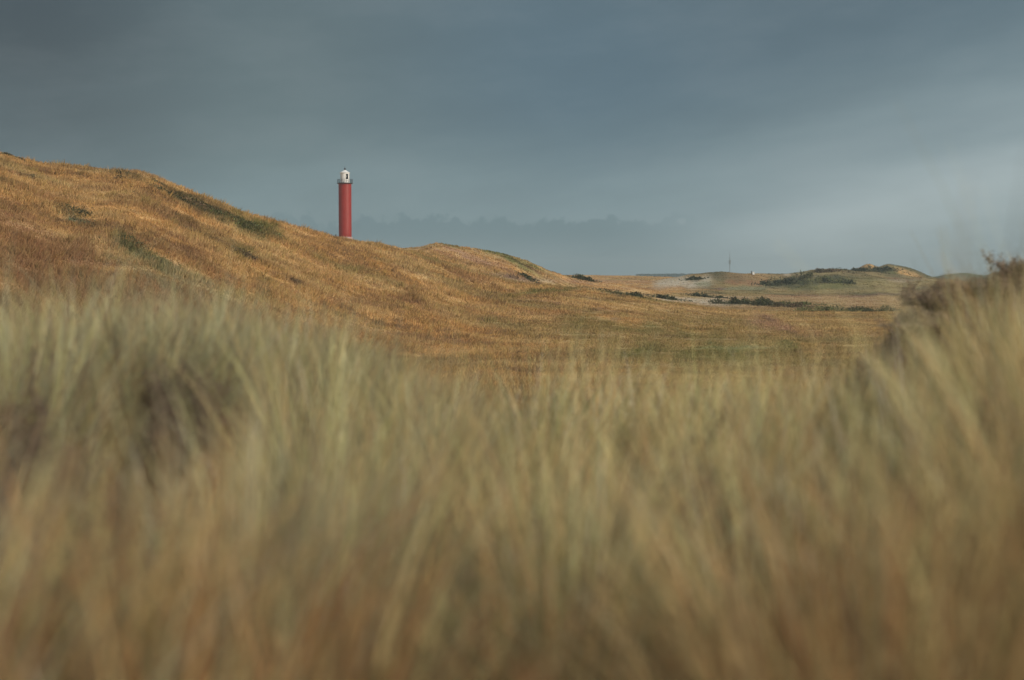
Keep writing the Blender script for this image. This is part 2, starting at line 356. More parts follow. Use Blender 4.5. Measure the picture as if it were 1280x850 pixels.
# line of sight table, to find where a photograph pixel meets the dunes
TU = np.linspace(-.42, .42, 421); TD = np.geomspace(8, 1200, 900)
tU, tD = np.meshgrid(TU, TD); tT = (H(tU * tD, tD) - CAMZ) / tD
RUN = np.maximum.accumulate(np.vstack([np.full((1, len(TU)), -9.0), tT]), 0)[:-1]
def surf(px, py, dmin=30, dmax=1100):
    u = float(ux(px)); k = int(np.clip(round((u + .42) / .84 * 420), 0, 420)); t = float(tz(py))
    ok = np.where((tT[:, k] >= t) & (TD >= dmin) & (TD <= dmax))[0]
    if len(ok): return TD[ok[0]]
    sel = (TD >= dmin) & (TD <= dmax)
    return TD[sel][np.argmax(tT[sel, k])]

# ------------------------------------------------------------------ short dry grass over the dunes (nobody could count it)
def tri_grass(name, N, d0, d1, hs, ws, label, cat, seed, nbl=4, tuft=0, tone=1.0):
    g = np.random.default_rng(seed)
    u = g.uniform(-.43, .43, N * 2); D = np.exp(g.uniform(math.log(d0), math.log(d1), N * 2))
    x = u * D; z = H(x, D); t = (z - CAMZ) / D
    iu = np.clip(((u + .42) / .84 * 420).astype(int), 0, 420); idd = np.clip(np.searchsorted(TD, D) - 1, 0, len(TD) - 1)
    vis = t > RUN[idd, iu] - .004
    keep = vis | (g.random(len(u)) < .12)
    u, D, x, z = [a[keep][:N] for a in (u, D, x, z)]
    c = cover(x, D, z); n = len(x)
    lum = c.sum(1)
    tall = np.clip(.75 + 1.3 * fbm(x / 3, D / 3, 2, 77), .35, 1.5)
    x = np.repeat(x, nbl); y = np.repeat(D, nbl); c = np.repeat(c, nbl, 0); tall = np.repeat(tall, nbl)
    n = len(x)
    sp_ = .10 + .0012 * y
    if tuft: sp_ = tuft; c = c * tone
    x = x + g.normal(0, 1, n) * sp_; y = y + g.normal(0, 1, n) * sp_; z = H(x, y)
    hh = hs * tall * g.uniform(.55, 1.15, n) * (1 + y / 500); ww = (ws + .00038 * y) * g.uniform(.6, 1.4, n)
    hh = hh * (1 - .55 * sstep(640 + F * x / y, 560, 800)) 
    fa = g.uniform(-1.2, 1.2, n); wx = np.cos(fa) * ww; wy = np.sin(fa) * ww
    lean = g.normal(.25, .5, n) * hh; ly = g.normal(-.1, .3, n) * hh
    V = np.empty((n, 3, 3))
    V[:, 0] = np.stack([x - wx, y - wy, z - .03], -1); V[:, 1] = np.stack([x + wx, y + wy, z - .03], -1)
    V[:, 2] = np.stack([x + lean, y + ly, z + hh], -1)
    cc = c * g.uniform(.86, 1.14, (n, 1)) * (1 + g.normal(0, .03, (n, 3)))
    cv = np.repeat(np.clip(cc, .01, .8), 3, 0)
    me = np_mesh(name, V.reshape(-1, 3), np.arange(n * 3).reshape(-1, 3), cv)
    return link(name, me, M_grass, kind='stuff', label=label, category=cat)
tri_grass('dune_grass', 250000, 32, 190, .24, .006, 'short golden and rust dry grass covering the near hill and its slope', 'grass', 11)
tri_grass('valley_grass', 90000, 185, 600, .15, .02, 'pale dry grass on the far ridge, valley floor and right hand dunes', 'grass', 12, 3)

tri_grass('marram_tufts', 6500, 34, 185, .42, .006, 'taller scattered tufts standing out of the short grass on the big hill', 'grass', 14, 16, tuft=.16, tone=np.array((.92, .95, .85)))

# ------------------------------------------------------------------ long marram grass of the near dune
def blades(name, x, y, L, th, ka, azi, wid, c0, c1, c2, label, mat=M_grass, seg=6, seed=1):
    """x,y base, L length, th lean at the base, ka bend, azi direction of the lean, colours at base, middle and tip"""
    g = np.random.default_rng(seed); n = len(x)
    z = H(x, y) - .02
    s = np.linspace(0, 1, seg + 1)
    px_ = np.zeros((n, seg + 1)); pz_ = np.zeros((n, seg + 1))
    for k in range(1, seg + 1):
        a = th + ka * ((s[k] + s[k-1]) / 2) ** 1.6
        px_[:, k] = px_[:, k-1] + np.sin(a) * L / seg; pz_[:, k] = pz_[:, k-1] + np.cos(a) * L / seg
    dx, dy = np.cos(azi), np.sin(azi)
    cx = x[:, None] + px_ * dx[:, None]; cy = y[:, None] + px_ * dy[:, None]; cz = z[:, None] + pz_
    fa = azi + np.pi / 2 + g.normal(0, .5, n)
    wd = wid[:, None] * (1 - s[None] ** 2.2) * .5 + .0004
    ox = np.cos(fa)[:, None] * wd; oy = np.sin(fa)[:, None] * wd
    V = np.stack([np.stack([cx - ox, cy - oy, cz], -1), np.stack([cx + ox, cy + oy, cz], -1)], 2).reshape(-1, 3)
    b = (np.arange(n) * (seg + 1) * 2)[:, None] + np.arange(seg)[None] * 2
    Fq = np.stack([b, b + 1, b + 3, b + 2], -1).reshape(-1, 4)
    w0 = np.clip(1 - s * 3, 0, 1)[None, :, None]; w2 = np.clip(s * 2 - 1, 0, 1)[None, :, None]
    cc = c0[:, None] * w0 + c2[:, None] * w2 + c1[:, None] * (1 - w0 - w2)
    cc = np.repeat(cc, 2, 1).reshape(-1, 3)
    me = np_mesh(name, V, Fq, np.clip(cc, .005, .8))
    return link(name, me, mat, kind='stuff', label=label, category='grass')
MG_GREEN = np.array((.29, .325, .145)); MG_BLUE = np.array((.29, .33, .235)); MG_STRAW = np.array((.66, .525, .27)); MG_TAN = np.array((.62, .43, .21)); MG_RUST = np.array((.40, .20, .09)); MG_PLUM = np.array((.12, .085, .08)); MG_DEAD = np.array((.24, .175, .135))
def tussocks(g, n, d0, d1, um=.52):
    u = g.uniform(-um, um, n); D = d0 + (d1 - d0) * g.random(n) ** .75
    return u * D, D
GAP_HEATH = [(222, 4.6, .24, .52), (15, 3.9, .32, .48), (850, 3.2, .13, .58), (1240, 3.3, .15, .46), (110, 3.0, .16, .40), (610, 3.0, .10, .46)]  # dark bushes added to deepen the shaded gaps between the tussocks
def marram(name, ntus, nbl, d0, d1, seed, label, pal, Lr, tight=.07, lean=.22, wd=.0034, gate=None, clump=1.0):
    g = np.random.default_rng(seed)
    x, y = tussocks(g, ntus * 8, d0, d1)
    px = 640 + F * x / y
    den = np.clip(.5 + clump * 1.7 * fbm(x / .9 + seed, y / 1.1, 3, 301 + seed), .03, 1)
    for (hp, hD, hr, hh_) in GAP_HEATH:
        near_ = (np.abs(px - hp) < hr / hD * F * (1.7 if hp < 400 else 1.3)) & (y < hD + hr) & (y > hD - 2.0)
        den = np.where(near_, den * (.16 if hp < 400 else .25), den)
    k = g.random(len(x)) < den * (1 if gate is None else gate(px, y, x)); x, y, px, den = x[k], y[k], px[k], den[k]
    thin = g.random(len(x)) > .72 * sstep(px, 380, 560) * (1 - sstep(px, 1080, 1200)) * sstep(y, 3.8, 5.5); x, y, px, den = x[thin], y[thin], px[thin], den[thin]
    if d1 == 8.5: far_ = (y < 6.2) | (px < 980); x, y, px, den = x[far_], y[far_], px[far_], den[far_]
    x, y, px, den = x[:ntus], y[:ntus], px[:ntus], den[:ntus]
    if d1 == 8.5 or name == 'withered_grass':       # the same grass goes on to both sides of the view
        g2 = np.random.default_rng(seed + 900); ne = int(ntus * .45)
        ye = g2.uniform(.3, 7.0, ne); xe = g2.choice([-1, 1], ne) * (.50 * ye + g2.uniform(0, 1.9, ne))
        x = np.concatenate([x, xe]); y = np.concatenate([y, ye]); px = np.concatenate([px, np.where(xe < 0, -80., 1360.)]); den = np.concatenate([den, g2.uniform(.3, 1, ne)])
    nt_ = len(x)
    big = g.uniform(.68, 1.12, nt_) * (.85 + .2 * den); wind = g.normal(.08, .13, nt_)
    tint = g.random(nt_); lumt = np.exp(g.normal(0, .25, nt_)) * (1 + .5 * fbm(x / .7, y / .8, 2, 411))
    hm = 1 + .3 * fbm(x / .8, y / 1.0, 2, 201)
    n = nt_ * nbl; r_ = lambda a: np.repeat(a, nbl)
    rad = np.abs(g.normal(0, tight, n)); ang = g.uniform(0, 2 * np.pi, n)
    bx = r_(x) + rad * np.cos(ang); by = r_(y) + rad * np.sin(ang)
    L = g.uniform(*Lr, n) * r_(big) * r_(hm) * np.where(g.random(n) < .03, 1.25, 1)
    th = np.abs(g.normal(0, lean, n)) * r_(g.uniform(.6, 1.9, nt_)) + rad * 1.2; ka = np.abs(g.normal(.45, .5, n))
    azi = ang + g.normal(0, .5, n)
    # the wind leans everything a little to the right
    ex = th * np.cos(azi) + r_(wind); ey = th * np.sin(azi); th = np.hypot(ex, ey); azi = np.arctan2(ey, ex)
    c = pal(g, r_(px), by, r_(tint), n)
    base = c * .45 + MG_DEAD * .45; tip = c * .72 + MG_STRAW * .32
    j = np.exp(g.normal(.05, .34, (n, 1))) * r_(lumt)[:, None]
    return blades(name, bx, by, L, th, ka, azi, wd * g.uniform(.6, 1.4, n), base * j, c * j, tip * j, label, seed=seed)
def pick(g, n, cols, ws):
    ws = np.stack(ws, 1); ws = ws / ws.sum(1, keepdims=True); cum = np.cumsum(ws, 1)
    k = (g.random(n)[:, None] > cum).sum(1).clip(0, len(cols) - 1)
    return np.array(cols)[k]
def pal_green(g, px, y, tint, n):
    lf = 1 - sstep(px, 350, 900)
    return pick(g, n, [MG_BLUE, MG_GREEN, MG_STRAW, MG_PLUM], [.30 + .5 * lf, .12 + .5 * (1 - tint) * (1 - .4 * lf), .26 - .17 * lf, .12 + .34 * lf])
def pal_dry(g, px, y, tint, n):
    nr_ = 1 - sstep(y, 1.5, 2.9); org = np.exp(-((px - 520) / 150) ** 2) * nr_
    return pick(g, n, [MG_STRAW, MG_TAN, MG_RUST, MG_GREEN, MG_PLUM], [.1 + .6 * tint ** 2, .15 + .3 * np.abs(tint - .5), .05 + .42 * nr_ + .7 * org, (.55 * (1 - tint) ** 2) * (1 - .6 * nr_) + .03, .10 + .25 * nr_ * (1 - tint) + .25 * (1 - sstep(px, 0, 330))])
def gate_green(px, y, x): return (.20 + .8 * (1 - sstep(px, 250, 620))) * sstep(y, 1.3, 2.8) + .05
def gate_dry(px, y, x): return .25 + .75 * sstep(px, 150, 650) * np.ones_like(y) + .4 * (1 - sstep(y, 1.5, 2.6))
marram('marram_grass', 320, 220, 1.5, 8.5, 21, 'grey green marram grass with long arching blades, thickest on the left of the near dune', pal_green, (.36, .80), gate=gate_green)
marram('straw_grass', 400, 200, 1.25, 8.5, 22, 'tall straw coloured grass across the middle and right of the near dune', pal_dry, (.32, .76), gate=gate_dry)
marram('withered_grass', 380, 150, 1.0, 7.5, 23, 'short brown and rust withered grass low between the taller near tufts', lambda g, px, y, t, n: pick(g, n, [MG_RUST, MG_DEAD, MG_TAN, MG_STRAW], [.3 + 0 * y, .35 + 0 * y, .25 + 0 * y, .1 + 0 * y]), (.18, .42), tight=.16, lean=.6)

marram('tall_grass', 24, 26, .9, 1.8, 24, 'few tall pale blades standing close by, above the rest of the near grass', pal_dry, (.58, .74), tight=.05, lean=.18, clump=.3)
def gate_mound(px, y, x): return 1.0 * (px > 1060) * (y > 7.2)
marram('heath_grass', 700, 90, 6.0, 15.0, 25, 'matted purple brown grass covering the near mound on the right', lambda g, px, y, t, n: pick(g, n, [np.array((.25, .205, .165)), MG_DEAD, np.array((.34, .28, .20)), np.array((.22, .20, .13))], [.4 + 0 * y, .2 + 0 * y, .2 + 0 * y, .2 + 0 * y]), (.12, .30), tight=.16, lean=.45, gate=gate_mound, clump=.2)

# ------------------------------------------------------------------ low shrubs
def leaf_cloud(g, pts, size, cols):
    n = len(pts)
    a = g.normal(0, 1, (n, 3)); a /= np.linalg.norm(a, axis=1)[:, None]
    b = np.cross(a, g.normal(0, 1, (n, 3))); b /= np.linalg.norm(b, axis=1)[:, None]
    s = size * g.uniform(.6, 1.4, (n, 1))
    V = np.stack([pts - a * s * .5, pts + b * s * .35, pts + a * s * .6, pts - b * s * .3], 1).reshape(-1, 3)
    return V, np.arange(n * 4).reshape(-1, 4), np.repeat(cols, 4, 0)
def tubes(segs, sides=5):
    V = []; Fq = []
    for (p, q, r0, r1) in segs:
        p = np.array(p, float); q = np.array(q, float); d = q - p; d /= (np.linalg.norm(d) + 1e-9)
        a = np.cross(d, (.3, .9, .2)); a /= np.linalg.norm(a); b = np.cross(d, a); o = len(V)
        for c_, r in ((p, r0), (q, r1)):
            for k in range(sides):
                t = 2 * math.pi * k / sides; V.append(c_ + r * (math.cos(t) * a + math.sin(t) * b))
        for k in range(sides): Fq.append((o + k, o + (k + 1) % sides, o + sides + (k + 1) % sides, o + sides + k))
    return np.array(V), np.array(Fq)
def low_shrub(px, py, hw, hd, h, tilt, colr, label, name='low_shrub', cat='shrub', group=None, dmin=30, dmax=1100, D=None, nl=None, leaf=None, seed=0):
    """hw half width (m), hd half depth (m), h height (m), tilt: rotation of the long side (degrees)"""
    g = np.random.default_rng(1000 + seed)
    D = D or surf(px, py, dmin, dmax); cx = float(ux(px)) * D; cz = float(H(np.array([cx]), np.array([D]))[0])
    leaf = leaf or max(.05, .0011 * D)
    nl = nl or int(min(9000, max(900, 2.2 * hw * hd * 4 * max(h, .4) / leaf ** 2 * .16)))
    # a handful of stems, each with its dome of twigs
    ns = max(3, int(hw * 1.5)); ca, sa = math.cos(R(tilt)), math.sin(R(tilt))
    sx = g.uniform(-.85, .85, ns) * hw; sy = g.uniform(-.8, .8, ns) * hd * np.sqrt(1 - (sx / hw) ** 2)
    sr = g.uniform(.35, .8, ns) * min(hw, max(hd, .6)) * .8 + .2; sh_ = h * g.uniform(.55, 1.1, ns) * (1 - .35 * (np.abs(sx) / hw) ** 2)
    k = g.integers(0, ns, nl); th = g.uniform(0, 2 * np.pi, nl); ph = np.arccos(g.uniform(0, 1, nl)); rad = g.uniform(.45, 1.08, nl) ** .7
    rad *= 1 + .22 * np.sin(th * 3 + k) * np.sin(ph * 4 + k)
    lx = sx[k] + sr[k] * rad * np.sin(ph) * np.cos(th); ly = sy[k] + sr[k] * rad * np.sin(ph) * np.sin(th); lz = sh_[k] * rad * np.cos(ph)
    sk = g.random(nl) < .32
    lx = np.where(sk, g.normal(0, .75, nl) * hw, lx); ly = np.where(sk, g.normal(0, .8, nl) * hd, ly); lz = np.where(sk, np.abs(g.normal(0, .22, nl)) * h, lz)
    X_ = cx + lx * ca - ly * sa; Y_ = D + lx * sa + ly * ca
    Zg = H(X_, Y_)
    pts = np.stack([X_ - cx, Y_ - D, Zg - cz + lz + .02], -1)
    cols = np.array(colr)[None] * g.uniform(.6, 1.45, (nl, 1)) * (1 + g.normal(0, .08, (nl, 3))) * (1 + .25 * np.sin(k * 2.4))[:, None]
    cols = np.clip(cols, .008, .6)
    V, Fq, cc = leaf_cloud(g, pts, leaf, cols)
    root = link(name, np_mesh(name, V, Fq, cc), M_leaf, label=label, category=cat); root.location = (cx, D, cz)
    if group: root['group'] = group
    return root
dg = (.070, .075, .040); gg = (.125, .135, .058); bb = (.13, .10, .06); gy_ = (.13, .14, .085)
HG = 'low shrubs on the big grassy hill'; VG = 'dark shrubs along the valley floor'; RG = 'bushes on the right hand dunes'
SH = [
 # px, py, half width, half depth, height, tilt, colour, label, group, dmin, dmax
 (152,220,1.2,1.2,.45,10,dg,'small dark shrub nearest the hilltop skyline, above the long dark scrub streak',HG,60,150),
 (163,227,.9,.8,.35,10,bb,'brownish shrub just under the small skyline shrub on the big hill',HG,60,150),
 (199,231,.7,.7,.30,0,dg,'tiny dark shrub alone between the skyline shrub and the long scrub streak',HG,60,150),
 (222,251,2.6,2.6,.45,-20,dg,'upper left end of the long dark scrub streak below the hill skyline',HG,60,150),
 (250,260,2.8,3.0,.50,-20,bb,'brown green middle of the long scrub streak below the hill skyline',HG,60,150),
 (278,269,2.6,2.6,.42,-20,dg,'thin dark stretch of scrub joining the long streak to the green shrub',HG,60,150),
 (302,281,2.6,4.0,.50,-20,gg,'broad green shrub, upper half, at the lower right end of the scrub streak',HG,60,150),
 (330,292,2.4,3.4,.45,-20,gg,'green shrub, lower half, nearest the lighthouse on the big hill',HG,60,150),
 (18,198,.8,.6,.25,0,dg,'tiny dark shrub near the top left corner of the hill',HG,60,150),
 (50,226,.9,.7,.25,0,bb,'small brown shrub high on the left of the hill',HG,60,150),
 (88,266,1.4,1.0,.35,-30,dg,'small dark scrub patch in the middle of the hill left side',HG,40,150),
 (108,280,1.2,.9,.35,-30,gy_,'grey green scrub patch just below the small dark one on the hill left side',HG,40,150),
 (160,305,1.6,1.0,.40,-30,dg,'dark upper part of the green scrub hollow low on the big hill',HG,40,150),
 (190,322,1.8,1.0,.40,-30,gg,'green lower part of the scrub hollow low on the big hill',HG,40,150),
 (303,318,1.0,1.0,.35,0,bb,'round brown green shrub alone in the golden grass in mid slope',HG,40,150),
 (372,355,.8,.6,.28,0,bb,'small brown shrub low in the golden grass right of the round one',HG,40,150),
 (227,275,.35,.3,.2,0,dg,'dot sized dark shrub in the golden grass under the long scrub streak',HG,60,150),
 (775,368,2.4,1.2,.7,0,dg,'dark bush lump on the crest in mid picture where the green strip ends',None,100,175),
 (724,345,2.4,1.5,.8,0,dg,'dark bush on the skyline at the foot of the second golden ridge',None,210,300),
 (663,350,1.6,.8,.6,0,dg,'dark bush in the small sandy hollow below the second golden ridge',None,165,300),
 (838,375,2.0,1.0,.7,0,dg,'leftmost dark shrub on the valley floor left of the sandy patch',VG,175,330),
 (884,372,2.6,1.2,.8,0,dg,'dark shrub behind the sandy patch on the valley floor',VG,200,340),
 (915,380,2.5,1.8,1.1,0,dg,'left end of the long dark shrub row on the valley floor',VG,165,300),
 (938,380,2.8,2.0,1.3,0,dg,'tallest middle clump of the long dark shrub row on the valley floor',VG,165,300),
 (964,382,2.6,1.8,1.1,0,dg,'right middle clump of the long dark shrub row on the valley floor',VG,165,300),
 (985,384,2.0,1.4,.7,0,bb,'low brown right end of the long dark shrub row on the valley floor',VG,165,300),
 (1000,381,4.0,1.8,.7,0,gg,'low green shrub behind the right end of the dark shrub row',VG,200,320),
 (1030,394,3.0,2.0,.9,0,gg,'left shrub of the green band between tan plain and olive field',VG,165,260),
 (1058,399,3.4,2.0,1.0,0,dg,'middle shrub of the dark green band in front of the tan plain',VG,165,260),
 (1090,402,3.0,2.0,1.0,0,dg,'right shrub of the dark green band in front of the tan plain',VG,165,260),
 (965,357,2.6,2.0,1.5,0,dg,'leftmost bush of the dark thicket on the front of the right dunes',RG,300,395),
 (980,354,3.0,2.5,1.9,0,dg,'second bush of the dark thicket, left of its highest one',RG,300,395),
 (998,351,3.4,2.5,2.0,0,dg,'highest bush of the dark thicket right under the white sand strip',RG,300,395),
 (1020,352,4.0,2.5,1.5,0,gg,'green bush right of the highest one in the dark thicket',RG,300,395),
 (1045,354,4.0,2.5,1.4,0,dg,'rightmost bush of the dark thicket on the right dunes',RG,300,395),
 (868,350,1.8,1.2,.9,0,dg,'small dark bush at the top edge of the white sandy dune face',RG,300,395),
 (1083,341,4.0,2.0,1.3,0,dg,'dark bush under the left of the two dune peaks',RG,400,460),
 (1103,341,4.5,2.0,1.4,0,dg,'dark bush under the right of the two dune peaks',RG,400,460),
 (1030,340,5.0,2.0,1.0,0,bb,'brown scrub along the dune top left of the two peaks',RG,330,400),
]
for q, (px, py, hw, hd, h, ti, cl, lab, gr, d0, d1) in enumerate(SH):
    low_shrub(px, py, hw, hd, h, ti, cl, lab, group=gr, dmin=d0, dmax=d1, seed=q)

# twiggy brown shrubs on the mound close by on the right
def twig_shrub(px, D, rad, h, label, seed, group, cols3=None, leaf=.012):
    g = np.random.default_rng(seed)
    cx = float(ux(px)) * D; cz = float(H(np.array([cx]), np.array([D]))[0])
    root = link('heath_shrub', None, label=label, category='shrub', group=group); root.location = (cx, D, cz)
    segs = []; tips = []
    for a in range(34):
        th = g.uniform(0, 2 * math.pi); ph = g.uniform(.05, 1.05)
        d = np.array((math.sin(ph) * math.cos(th) * rad / h, math.sin(ph) * math.sin(th) * rad / h, math.cos(ph))) * h * g.uniform(.75, 1.05)
        b0 = np.array((g.normal(0, .12) * rad, g.normal(0, .12) * rad, -.03)); mid = b0 + d * .5 + g.normal(0, .05, 3)
        end = b0 + d + g.normal(0, .03, 3)
        segs += [(b0, mid, .010, .006), (mid, end, .006, .002)]
        for s in range(9):
            t = g.uniform(.3, 1); p0 = mid * (1 - t) + end * t if t > .5 else b0 * (1 - t * 2) + mid * t * 2
            p1 = p0 + g.normal(0, .035, 3) + np.array((0, 0, .03)); segs.append((p0, p1, .0035, .0012)); tips += [(p0, p1)]
    V, Fq = tubes(segs, 4)
    link('stems', np_mesh('stems', V, Fq), M_twig, root)
    n = 15000; k = g.integers(0, len(tips), n); P0 = np.array([t[0] for t in tips])[k]; P1 = np.array([t[1] for t in tips])[k]; s = g.uniform(0, 1.15, (n, 1))
    pts = P0 * (1 - s) + P1 * s + g.normal(0, .014, (n, 3)); pts[:, 2] = np.maximum(pts[:, 2], .02)
    cols = pick(g, n, cols3 or [np.array((.30, .235, .185)), np.array((.24, .195, .155)), np.array((.36, .285, .205)), np.array((.25, .22, .155))], [.35 + 0 * k, .3 + 0 * k, .2 + 0 * k, .15 + 0 * k]) * g.uniform(.8, 1.2, (n, 1))
    V, Fq, cc = leaf_cloud(g, pts, leaf, cols)
    link('foliage', np_mesh('foliage', V, Fq, cc), M_leaf, root)
NG = 'brown heath shrubs on the near right mound'
for (px, D, rad, h, lab) in [
  (1126, 9.6, .36, .05, 'leftmost and lowest brown heath shrub where the near right mound meets the tan grass'),
  (1152, 10.2, .45, .08, 'second brown heath shrub from the left along the top of the near right mound'),
  (1190, 10.4, .50, .12, 'middle brown heath shrub on the near right mound, under the far blue dunes'),
  (1232, 10.4, .48, .12, 'brown heath shrub just left of the topmost one on the near right mound'),
  (1272, 10.5, .34, .12, 'topmost twiggy brown heath shrub, rising above the horizon at the picture edge'),
  (1330, 10.4, .55, .13, 'brown heath shrub cut by the picture edge, right of the topmost one'),
  (1150, 8.7, .45, .11, 'front left brown heath shrub low on the near side of the right mound'),
  (1205, 8.9, .50, .12, 'front middle brown heath shrub on the near side of the right mound'),
  (1262, 9.0, .50, .12, 'front right brown heath shrub at the picture edge, below the topmost one')]:
    twig_shrub(px, D, rad, h, lab, int(px * 3 + D), NG)

HL = ['large dark purple heath bush among the grey green grass at upper left', 'dark purple heath bush at the left picture edge among the near grass', 'dark heath bush in the straw grass right of the middle', 'dark brown heath bush in the near grass close to the right picture edge',
      'small dark heath bush low in the near grass between the two big left ones', 'faint small dark heath bush deep in the straw grass just left of centre']
for (hp, hD, hr, hh_), lab in zip(GAP_HEATH, HL):
    twig_shrub(hp, hD, hr, hh_, lab, int(hp * 7 + 3), 'dark heath bushes among the near grass', [np.array((.095, .07, .07)), np.array((.12, .09, .075)), np.array((.075, .06, .06)), np.array((.16, .12, .09))], .010)

# ------------------------------------------------------------------ the lighthouse
LD = 335.0; LX = float(ux(432.0)) * LD; LZ = float(H(np.array([LX]), np.array([LD]))[0]) - .1
M_red = material('red_paint', (.245, .015, .010), rough=.5, var=.07, varscale=.8)
M_white = material('white_paint', (.70, .73, .75), rough=.55, var=.05, varscale=1.5)
M_iron = material('dark_iron', (.025, .026, .03), rough=.6, var=.1, varscale=3)
M_conc = material('plinth_render', (.34, .25, .24), rough=.9, var=.15, varscale=2)
M_glass = material('lantern_glass', (.015, .018, .022), rough=.08)
M_wood = material('weathered_wood', (.08, .065, .05), rough=.9, var=.2, varscale=5)
def lathe(prof, n=64, smooth=True):
    V = []; Fq = []
    for (r, z) in prof:
        for k in range(n): V.append((r * math.cos(2 * math.pi * k / n), r * math.sin(2 * math.pi * k / n), z))
    for a in range(len(prof) - 1):
        for k in range(n): Fq.append((a * n + k, a * n + (k + 1) % n, (a + 1) * n + (k + 1) % n, (a + 1) * n + k))
    return np.array(V), np.array(Fq)
def lobj(name, prof, mat, parent, n=64):
    V, Fq = lathe(prof, n); me = np_mesh(name, V, Fq)
    me.shade_smooth() if hasattr(me, 'shade_smooth') else None
    o = link(name, me, mat, parent)
    try:
        me.set_sharp_from_angle(angle=R(35))
    except Exception: pass
    return o
def box(bm, c, s, rz=0):
    r = bmesh.ops.create_cube(bm, size=1); vs_ = r['verts']
    from mathutils import Matrix
    bmesh.ops.transform(bm, verts=vs_, matrix=Matrix.Translation(c) @ Matrix.Rotation(rz, 4, 'Z') @ Matrix.Diagonal((*s, 1)))
def bobj(name, bm, mat, parent):
    me = bpy.data.meshes.new(name); bm.to_mesh(me); bm.free(); return link(name, me, mat, parent)
px_m = LD / F                                   # metres per photograph pixel at the lighthouse
lh = link('lighthouse', None, label='tall red cylindrical lighthouse with white lantern standing behind the golden dune', category='lighthouse')
lh.location = (LX, LD, LZ)
zdeck = CAMZ + float(tz(229.0)) * LD - LZ; RT = 1.50
lobj('plinth', [(0, -.6), (1.72, -.6), (1.72, .85), (1.66, .95), (RT + .02, .98), (0, .98)], M_conc, lh)
prof = [(RT - .02, .9)]
nseg = 7
for k in range(nseg):                           # bolted iron rings with a thin flange between them
    z0 = .95 + (zdeck - .35 - .95) * k / nseg; z1 = .95 + (zdeck - .35 - .95) * (k + 1) / nseg
    prof += [(RT, z0 + .03), (RT, z1 - .06), (RT + .022, z1 - .055), (RT + .022, z1 - .005), (RT, z1)]
prof += [(RT, zdeck - .30), (RT + .12, zdeck - .12)]
tower = lobj('tower', prof, M_red, lh, 96)
# door with its frame, facing away from the sea (towards the camera side), low on the tower
bm = bmesh.new(); box(bm, (0.0, -RT - .02, 2.0), (.95, .10, 2.1)); door = bobj('door', bm, M_white, lh); door.rotation_euler = (0, 0, R(165))
bm = bmesh.new(); box(bm, (.33, -RT - .09, 2.0), (.05, .05, .18)); bobj('handle', bm, M_iron, door)
lobj('gallery_deck', [(RT + .10, zdeck - .16), (1.86, zdeck - .10), (1.86, zdeck + .06), (1.0, zdeck + .06)], M_iron, lh)
V, Fq = [], []
segs = []
nb_ = 20
for k in range(nb_):
    a = 2 * math.pi * k / nb_; x, y = 1.78 * math.cos(a), 1.78 * math.sin(a)
    segs.append(((x, y, zdeck + .04), (x, y, zdeck + .86), .026, .026))
for hgt, r in ((.86, .032), (.58, .018), (.32, .018)):
    for k in range(40):
        a, b = 2 * math.pi * k / 40, 2 * math.pi * (k + 1) / 40
        segs.append(((1.78 * math.cos(a), 1.78 * math.sin(a), zdeck + hgt), (1.78 * math.cos(b), 1.78 * math.sin(b), zdeck + hgt), r, r))
V, Fq = tubes(segs, 6); link('railing', np_mesh('railing', V, Fq), M_iron, lh)
RL = 1.06; zr = zdeck + 2.40
lan = lobj('lantern_room', [(RL + .06, zdeck + .05), (RL + .06, zdeck + .30), (RL, zdeck + .33), (RL, zr - .08), (RL + .10, zr - .05), (RL + .16, zr)], M_white, lh)
lobj('roof', [(RL + .17, zr - .02), (RL + .17, zr + .04), (RL * .75, zr + .30), (.34, zr + .58), (.22, zr + .66), (.0, zr + .68)], M_white, lh)
lobj('ventilator', [(.12, zr + .64), (.13, zr + .78), (.24, zr + .86), (.25, zr + .98), (.14, zr + 1.08), (.05, zr + 1.16), (.03, zr + 1.5), (0, zr + 1.5)], M_iron, lh, 24)
def curved_panel(name, a0, a1, z0, z1, r, mat, parent, n=10):
    V = []; Fq = []
    for k in range(n + 1):
        a = a0 + (a1 - a0) * k / n
        for rr_, z in ((r, z0), (r, z1), (r - .05, z1), (r - .05, z0)): V.append((rr_ * math.sin(a), -rr_ * math.cos(a), z))
    for k in range(n):
        for q in range(4): Fq.append((k * 4 + q, (k + 1) * 4 + q, (k + 1) * 4 + (q + 1) % 4, k * 4 + (q + 1) % 4))
    return link(name, np_mesh(name, np.array(V), np.array(Fq)), mat, parent)
for a in (36, 96, 156, 216):
    wn = curved_panel('window', R(a - 17), R(a + 17), zdeck + .92, zdeck + 2.12, RL + .02, M_glass, lh)
    segs = []
    for t in (-17, 17):
        q = R(a + t); segs.append(((1.075 * math.sin(q), -1.075 * math.cos(q), zdeck + .90), (1.075 * math.sin(q), -1.075 * math.cos(q), zdeck + 2.14), .015, .015))
    V, Fq = tubes(segs, 4); link('window_bar', np_mesh('window_bar', V, Fq), M_white, wn)

# small post beside it
PX = float(ux(420.3)) * 330; PZ = float(H(np.array([PX]), np.array([330.]))[0])
post = link('marker_post', None, label='tiny dark post on the dune crest just left of the red lighthouse', category='post'); post.location = (PX, 330, PZ)
pt = CAMZ + float(tz(293.0)) * 330 - PZ
V, Fq = tubes([((0, 0, -.3), (0, 0, pt), .06, .055)], 8); link('shaft', np_mesh('shaft', V, Fq), M_wood, post)
bm = bmesh.new(); box(bm, (0, -.07, pt - .18), (.30, .03, .34)); bobj('board', bm, M_wood, post)

